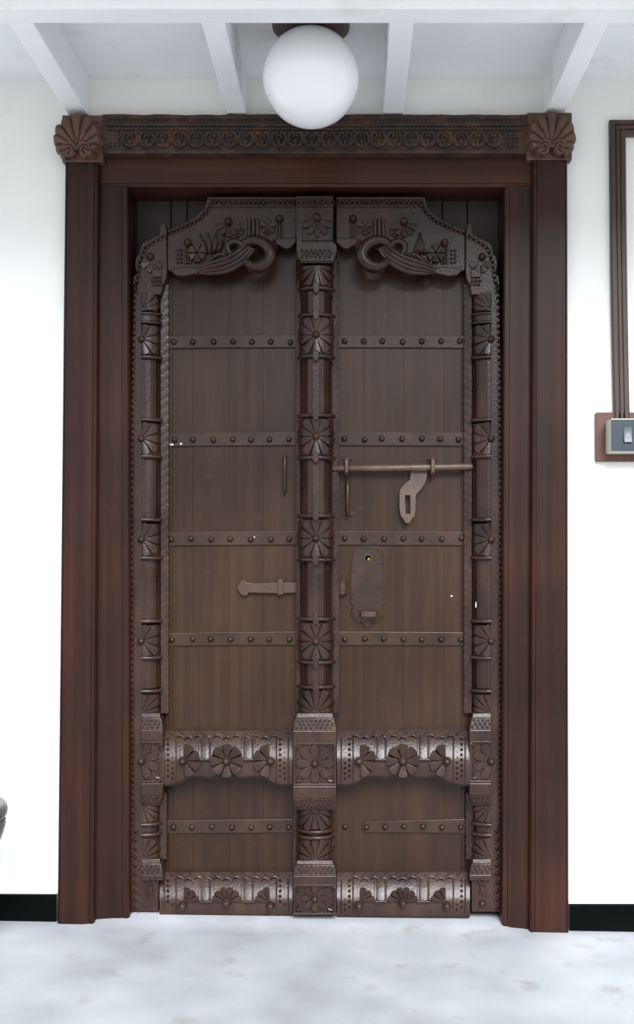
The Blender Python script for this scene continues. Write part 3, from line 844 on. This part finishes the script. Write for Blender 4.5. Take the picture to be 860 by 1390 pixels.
for r_ in range(3):
    for c_ in range(7): mb.dome(W(409.5 + c_ * 6.2 + (3 if r_ % 2 else 0), 340.5 + r_ * 4, yH + .001), .0046, .006, 6)
mb.build('lattice_band', 'carved', post, smooth=50, kind='stuff')
strip('moulding', 407, 453, 351.5, 354.5, yH - .004, yH + .01, 'carved', post)

# ------------------------------------------------------------------ ironwork
def staple(name, px, pya, pyb, y0, y1, root_part, r=0.0055, m='iron'):
    mb = MB(); a, b = Vector(W(px, pya, y0)), Vector(W(px, pyb, y0))
    pts = [a, a + Vector((0, (y1 - y0) * .7, 0)), a.lerp(b, .18) + Vector((0, y1 - y0, 0)), a.lerp(b, .5) + Vector((0, y1 - y0, 0)), a.lerp(b, .82) + Vector((0, y1 - y0, 0)), b + Vector((0, (y1 - y0) * .7, 0)), b]
    mb.tube(pts, r, 8); return mb.build(name, m, root_part, smooth=50)
# long bolt on the right leaf: rod with two staples, hasp hanging from it
YR = YP - 0.032
mb = MB()
mb.tube([W(450.5, 636, YR), W(452, 636, YR), W(545, 635, YR), W(638, 633.5, YR), W(641, 633.5, YR)], [.007, .0092, .0092, .0092, .007], 14)
bolt = mb.build('slide_bolt', 'hasp', right, smooth=50)
for px in (470, 585.5): 
    staple('staple', px, 624, 645.5, YP, YP - 0.046, bolt, .006, 'hasp')
    mb = MB(); mb.pbox(px - 7, px + 7, 621, 624.5, YP - .004, YP + .002); mb.build('staple_plate', 'iron', bolt, bevel=.001)
yh = YP - 0.026
outer = [(557.2, 638), (579, 638), (579, 647), (576.5, 656), (571, 664), (564, 672), (563.5, 692), (562, 701), (558.5, 704), (556, 709), (553.5, 710.3), (550, 709.5), (547.5, 705), (543.8, 700), (542, 690), (541.8, 672), (543, 664), (549, 657), (556, 651.5), (557.2, 645)]
mb = MB()
# plate with a slot: outline walked around with a bridge to the slot
slot = [(549.3, 672), (556.5, 672), (556.8, 697.5), (550, 697.5)]
def holed(mb, outer, hole, yf, yb):
    bm = bmesh.new()
    import mathutils.geometry as mg
    P = [Vector((X(a, yf), Z(b, yf), 0)) for a, b in outer]; H = [Vector((X(a, yf), Z(b, yf), 0)) for a, b in hole]
    tris = mg.tessellate_polygon([P, H]); allp = P + H; n = len(allp)
    i0 = mb.add([(p.x, yf, p.y) for p in allp] + [(p.x, yb, p.y) for p in allp])
    for t in tris:
        mb.face(*[i0 + k for k in t]); mb.face(*[i0 + n + k for k in t][::-1])
    for off, ln in ((0, len(P)), (len(P), len(H))):
        for k in range(ln):
            a, b = off + k, off + (k + 1) % ln
            mb.face(i0 + a, i0 + b, i0 + n + b, i0 + n + a)
    bm.free()
holed(mb, outer, slot, yh, yh + 0.006)
mb.build('hasp', 'hasp', bolt, bevel=0.0008, smooth=30, seg=1)
mb = MB(); mb.tube([W(557.5, 635, YR), W(579, 634.7, YR)], [.0115, .0115], 14); mb.build('hasp_eye', 'hasp', bolt, smooth=50)
# hooked staple below the bolt end
hk = staple('padlock_staple', 471.5, 654, 698, YP, YP - 0.03, right, .0055)
mb = MB(); mb.pbox(466, 480, 696, 700, YP - .004, YP + .002); mb.build('staple_plate', 'iron', hk, bevel=.001)
# lock plate with scalloped outline
pl = []
cx_, top_, bot_ = 498.5, 739, 851
half = [(0, 739), (6, 740), (9, 743), (14, 742.5), (19, 745), (20.5, 751), (22, 757), (23.5, 763), (22, 769), (23.5, 776), (24, 800), (23.5, 818), (20, 823), (22.5, 829), (23, 835), (19, 840), (14, 845), (7, 846), (3, 851), (0, 853)]
pl = [(cx_ + a, b) for a, b in half] + [(cx_ - a, b) for a, b in half[-2:0:-1]]
mb = MB(); mb.prism(pl, YP - 0.004, YP + 0.001)
lp = mb.build('lock_plate', 'iron', right, bevel=0.0012)
rimp = [W(a, b, YP - .0035) for a, b in [(cx_ + (p - cx_) * .93, 795 + (q - 795) * .965) for p, q in pl]]
mb = MB(); mb.tube(rimp + rimp[:2], .0014, 6); mb.build('plate_rim', 'iron', lp, smooth=50)
mb = MB()
for k in range(24):
    a = 2 * PI * k / 24
rows = []
for r_, d in ((.0125, -.004), (.0115, -.008), (.0095, -.008), (.0085, -.003)):
    rows.append([(X(499, YP) + r_ * math.cos(2 * PI * k / 24), YP + d, Z(758, YP) + r_ * math.sin(2 * PI * k / 24)) for k in range(24)])
mb.grid(rows, True); mb.build('keyhole_ring', 'hasp', lp, smooth=40)
mb = MB(); mb.dome(W(499, 758, YP - .0035), .0085, .001, 16); mb.build('keyhole', 'black', lp)
mb = MB(); mb.dome(W(500, 759.5, YP - .0045), .0048, .002, 12); mb.build('key_barrel', 'brass', lp)
for a, b in ((484, 748), (499, 745), (513, 748), (478, 763), (518, 765), (478, 812), (519, 812), (480, 832), (518, 830), (518, 797), (481, 775)):
    boss(a, b, YP - .004, lp, 1.6, .0025, 'nail', 'iron', 0)
mb = MB()
c0 = Vector(W(488.5, 833, YP)); c1 = Vector(W(511, 833, YP))
pts = [c0, c0 + Vector((0, -.028, 0)), c0 + Vector((.003, -.034, 0)), c0.lerp(c1, .5) + Vector((0, -.036, 0)), c1 + Vector((-.003, -.034, 0)), c1 + Vector((0, -.028, 0)), c1]
rws = []
for p in pts: rws.append([(p.x, p.y, p.z - .007), (p.x, p.y + (.004), p.z - .007), (p.x, p.y + .004, p.z + .007), (p.x, p.y, p.z + .007)])
mb.ring_stack(rws); mb.build('pull_loop', 'latch', lp, bevel=.001)
# patterned iron keeper near the gap
mb = MB()
rws = []
for k in range(9):
    a = PI * k / 8; rws.append([(X(463.8, YP) - math.cos(a) * .0165, YP - math.sin(a) * .022 + dd, Z(798, YP) + zz) for zz, dd in ((-.0175, 0), (.0175, 0))])
rws2 = [[(p[0], YP + .004, p[2]) for p in rws[0]]] + rws + [[(p[0], YP + .004, p[2]) for p in rws[-1]]]
mb.grid(rws2)
mb.face(*[2 * k for k in range(11)]); mb.face(*[2 * k + 1 for k in range(11)][::-1])
kp = mb.build('latch_keeper', 'latch', right, smooth=40)
mb = MB()
for zz in (.0145, -.0145):
    mb.tube([(X(463.8, YP) - math.cos(PI * k / 8) * .0172, YP - math.sin(PI * k / 8) * .0228, Z(798, YP) + zz) for k in range(1, 8)], .0014, 6)
for k in range(2, 7):
    a = PI * k / 8
    for zz in (-.007, .0, .007): mb.dome((X(463.8, YP) - math.cos(a) * .0165, YP - math.sin(a) * .022 + .001, Z(798, YP) + zz), .0026, .003, 6)
mb.build('keeper_relief', 'latch', kp, smooth=50)
# flat latch on the left leaf
yl = YP - 0.016
mb = MB()
mb.prism([(402, 791.5), (402, 804.5), (384, 805.4), (337, 804.5), (336, 807.5), (331.5, 809.3), (326.5, 807), (323, 801), (321.3, 797.5), (324, 793), (328, 787.5), (333.5, 788), (335, 791), (345, 792), (384, 791)], yl, yl + 0.008)
lt = mb.build('flat_latch', 'latch', left, bevel=0.0012)
mb = MB()
xa, xb = X(377, yl), X(384, yl); z0, z1 = Z(807.5, yl), Z(786.8, yl)
rw = []
for x in (xa, xb):
    rw.append([(x, YP, z0), (x, yl - .006, z0), (x, yl - .006, z1), (x, YP, z1)])
mb.ring_stack(rw); mb.build('latch_band', 'latch', lt, bevel=.0012)
sp = staple('padlock_staple', 387, 619.5, 667, YP, YP - 0.022, left, .0045)

# dabs of white paint
for px, py, dr, sx, sz in ((233, 603.5, left, 2.6, 1.3), (245.5, 602.5, left, 1.6, 1.2), (345, 729, left, .9, .9), (645.5, 821, right, .6, 4.4), (612.5, 809, right, 1.2, 1.2), (404, 570, left, .8, 3.0)):
    yy = YP - .0075 if py < 760 else (YP - .001 if px < 640 else .029)
    mb = MB(); n = 10; c = W(px, py, yy)
    mb.ring_stack([[(c[0] + sx * PXM * math.cos(2 * PI * k / n) * (1 + .2 * math.sin(3 * k)), c[1] - d, c[2] + sz * PXM * math.sin(2 * PI * k / n)) for k in range(n)] for d in (0, .0008)])
    mb.build('paint_dab', 'mark', dr, smooth=0)

# ------------------------------------------------------------------ globe lamp
LY, LR = -0.34, 0.1160
lx, lz = X(421.8, LY), 2.1525
lamp = tag(empty('globe_lamp', (lx, LY, ZC)), 'round white opal glass globe lamp hanging from the ceiling boards', 'lamp')
mb = MB(); prof = []
for k in range(41):
    a = -PI / 2 + k / 40 * (PI / 2 + 1.36); prof.append((LR * math.cos(a), LR * math.sin(a)))
mb.lathe((lx, LY, lz), prof, 64); mb.build('globe', 'opal', lamp, smooth=60)
mb = MB(); mb.lathe((lx, LY, 0), [(0.0, ZC - .030), (.086, ZC - .030), (.092, ZC - .026), (.0935, ZC - .020), (.0935, ZC - .001), (0, ZC - .001)], 48); mb.build('ceiling_block', 'plate', lamp, smooth=35)
mb = MB(); mb.lathe((lx, LY, 0), [(.024, lz + .11), (.026, ZC - .020), (.020, ZC - .020)], 40); mb.build('collar', 'cream', lamp, smooth=35)

# ------------------------------------------------------------------ wire casing and switch
cas = tag(empty('wire_casing', (X(845), -0.001, Z(566))), 'brown grooved wooden wire casing running up the wall from the switch board', 'wire casing')
yc = -0.018
PC = [(0, .003), (.08, 0), (.3, 0), (.33, .004), (.38, .004), (.41, 0), (.58, 0), (.61, .004), (.66, .004), (.69, 0), (.92, 0), (1, .003)]
mb = MB(); rows = []
for i in range(9):
    t = i / 8; py = lerp(162, 577, t)
    a = lerp(827.3, 833.7, t); b = lerp(849, 854.8, t)
    da = -1.0 * math.sin(PI * t)
    if i == 0:
        line = [(X(lerp(a, b, u), yc), yc + d, Z(lerp(162, 183.5, u), yc)) for u, d in PC]; back = (Z(162, yc), Z(183.5, yc))
    else:
        z = Z(py, yc); line = [(X(lerp(a, b, u) + da, yc), yc + d, z) for u, d in PC]; back = (z, z)
    rows.append([(line[0][0], -.0005, back[0])] + line + [(line[-1][0], -.0005, back[1])])
mb.ring_stack(rows); mb.build('upright_strip', 'casing', cas, smooth=20)
mb = MB(); rows = []
for i in range(7):
    t = i / 6
    if i == 0: line = [(X(lerp(827.3, 849, u), yc), yc + d, Z(lerp(162, 183.5, u), yc)) for u, d in PC]
    else: line = [(X(lerp(850, 1300, t), yc), yc + d, Z(lerp(162, 183.5, u), yc)) for u, d in PC]
    rows.append([(line[0][0], -.0005, line[0][2])] + line + [(line[-1][0], -.0005, line[-1][2])])
mb.ring_stack(rows); mb.build('level_strip', 'casing', cas, smooth=20)

swb = tag(empty('light_switch', (X(853), -0.001, Z(626))), 'slate grey rocker switch in a cream box on a brown wooden board', 'switch')
def rrect(x0, x1, y0, y1, r, n=5):
    P = []
    for cx_, cy_, a0 in ((x1 - r, y0 + r, -PI / 2), (x1 - r, y1 - r, 0), (x0 + r, y1 - r, PI / 2), (x0 + r, y0 + r, PI)):
        for k in range(n + 1): P.append((cx_ + r * math.cos(a0 + k / n * PI / 2), cy_ + r * math.sin(a0 + k / n * PI / 2)))
    return P
mb = MB(); mb.prism(rrect(808, 904, 559.7, 626.5, 2.5), -0.014, -0.0005); mb.build('backboard', 'board', swb, bevel=.0015)
yb_ = -0.080
bx = MB(); bx.prism(rrect(829.3, 906, 568, 613.5, 1.5), yb_, -0.013)
bxo = bx.build('switch_box', 'cream', swb, bevel=.001)
mb = MB(); mb.prism(rrect(829.8, 905, 569.5, 611.8, 1.2), yb_ - .005, yb_ + .001); fp = mb.build('face_plate', 'slate', swb, bevel=.0012)
for cxp in (851.5, 884):
    mb = MB(); yq = yb_ - .005
    hx = 5.4
    xa, xb = X(cxp - hx, yq), X(cxp + hx, yq); z0, z1 = Z(600.5, yq), Z(579.5, yq)
    mb.ring_stack([[(x, yq + .001, z0), (x, yq - .007, z0), (x, yq - .003, (z0 + z1) / 2), (x, yq - .002, z1), (x, yq + .001, z1)] for x in (xa, xb)])
    mb.build('rocker', 'rocker', fp, bevel=.0006)
    mb = MB(); cz_ = Z(590.2, yq)
    mb.tube([(X(cxp + .3, yq) + .0036 * math.cos(2 * PI * k / 16), yq - .0035, cz_ + .0036 * math.sin(2 * PI * k / 16)) for k in range(18)], .0007, 5)
    mb.build('round_mark', 'mark', fp)

# ------------------------------------------------------------------ pot at the left edge
py_ = -0.30
pxr = 6.6
R_ = 0.17; pc = X(pxr, py_) - R_
zt = Z(1092.5, py_); zf = floor_z(pc, py_) + 0.001
pot = tag(empty('planter_pot', (pc, py_, zf)), 'grey pot with a thick rounded rim at the left edge of the picture', 'pot')
mb = MB(); H = zt - zf
mb.lathe((pc, py_, zf), [(0, .0), (.085, .0), (.09, .01), (.10, H * .35), (.125, H * .62), (R_ - .022, H - .105), (R_ - .010, H - .075), (R_ - .004, H - .05), (R_ - .006, H - .04), (.13, H - .06), (.12, H * .6), (.0, H * .58)], 56)
mb.build('pot_body', 'pot', pot, smooth=40)
mb = MB(); prof = []
for k in range(17):
    a = 2 * PI * k / 16; prof.append((R_ - .015 + .015 * math.cos(a), H - .020 + .020 * math.sin(a)))
mb.lathe((pc, py_, zf), prof, 56); mb.build('rim', 'pot', pot, smooth=70)

for nm, lab in (('slide_bolt', 'long brown iron bolt rod lying across the leaf'), ('hasp', 'flat slotted iron hasp hanging from the bolt'), ('lock_plate', 'scalloped lock plate with keyhole'),
                ('flat_latch', 'flat red-brown latch bar with a trefoil end'), ('centre_post', 'half-round post carved with flowers'), ('globe', 'white opal glass ball'),
                ('ceiling_block', 'round brown mounting block'), ('backboard', 'brown wooden board'), ('face_plate', 'slate grey plate'), ('carved_lintel', 'dark lintel carved with a scroll band')):
    bpy.data.objects[nm]['label'] = lab
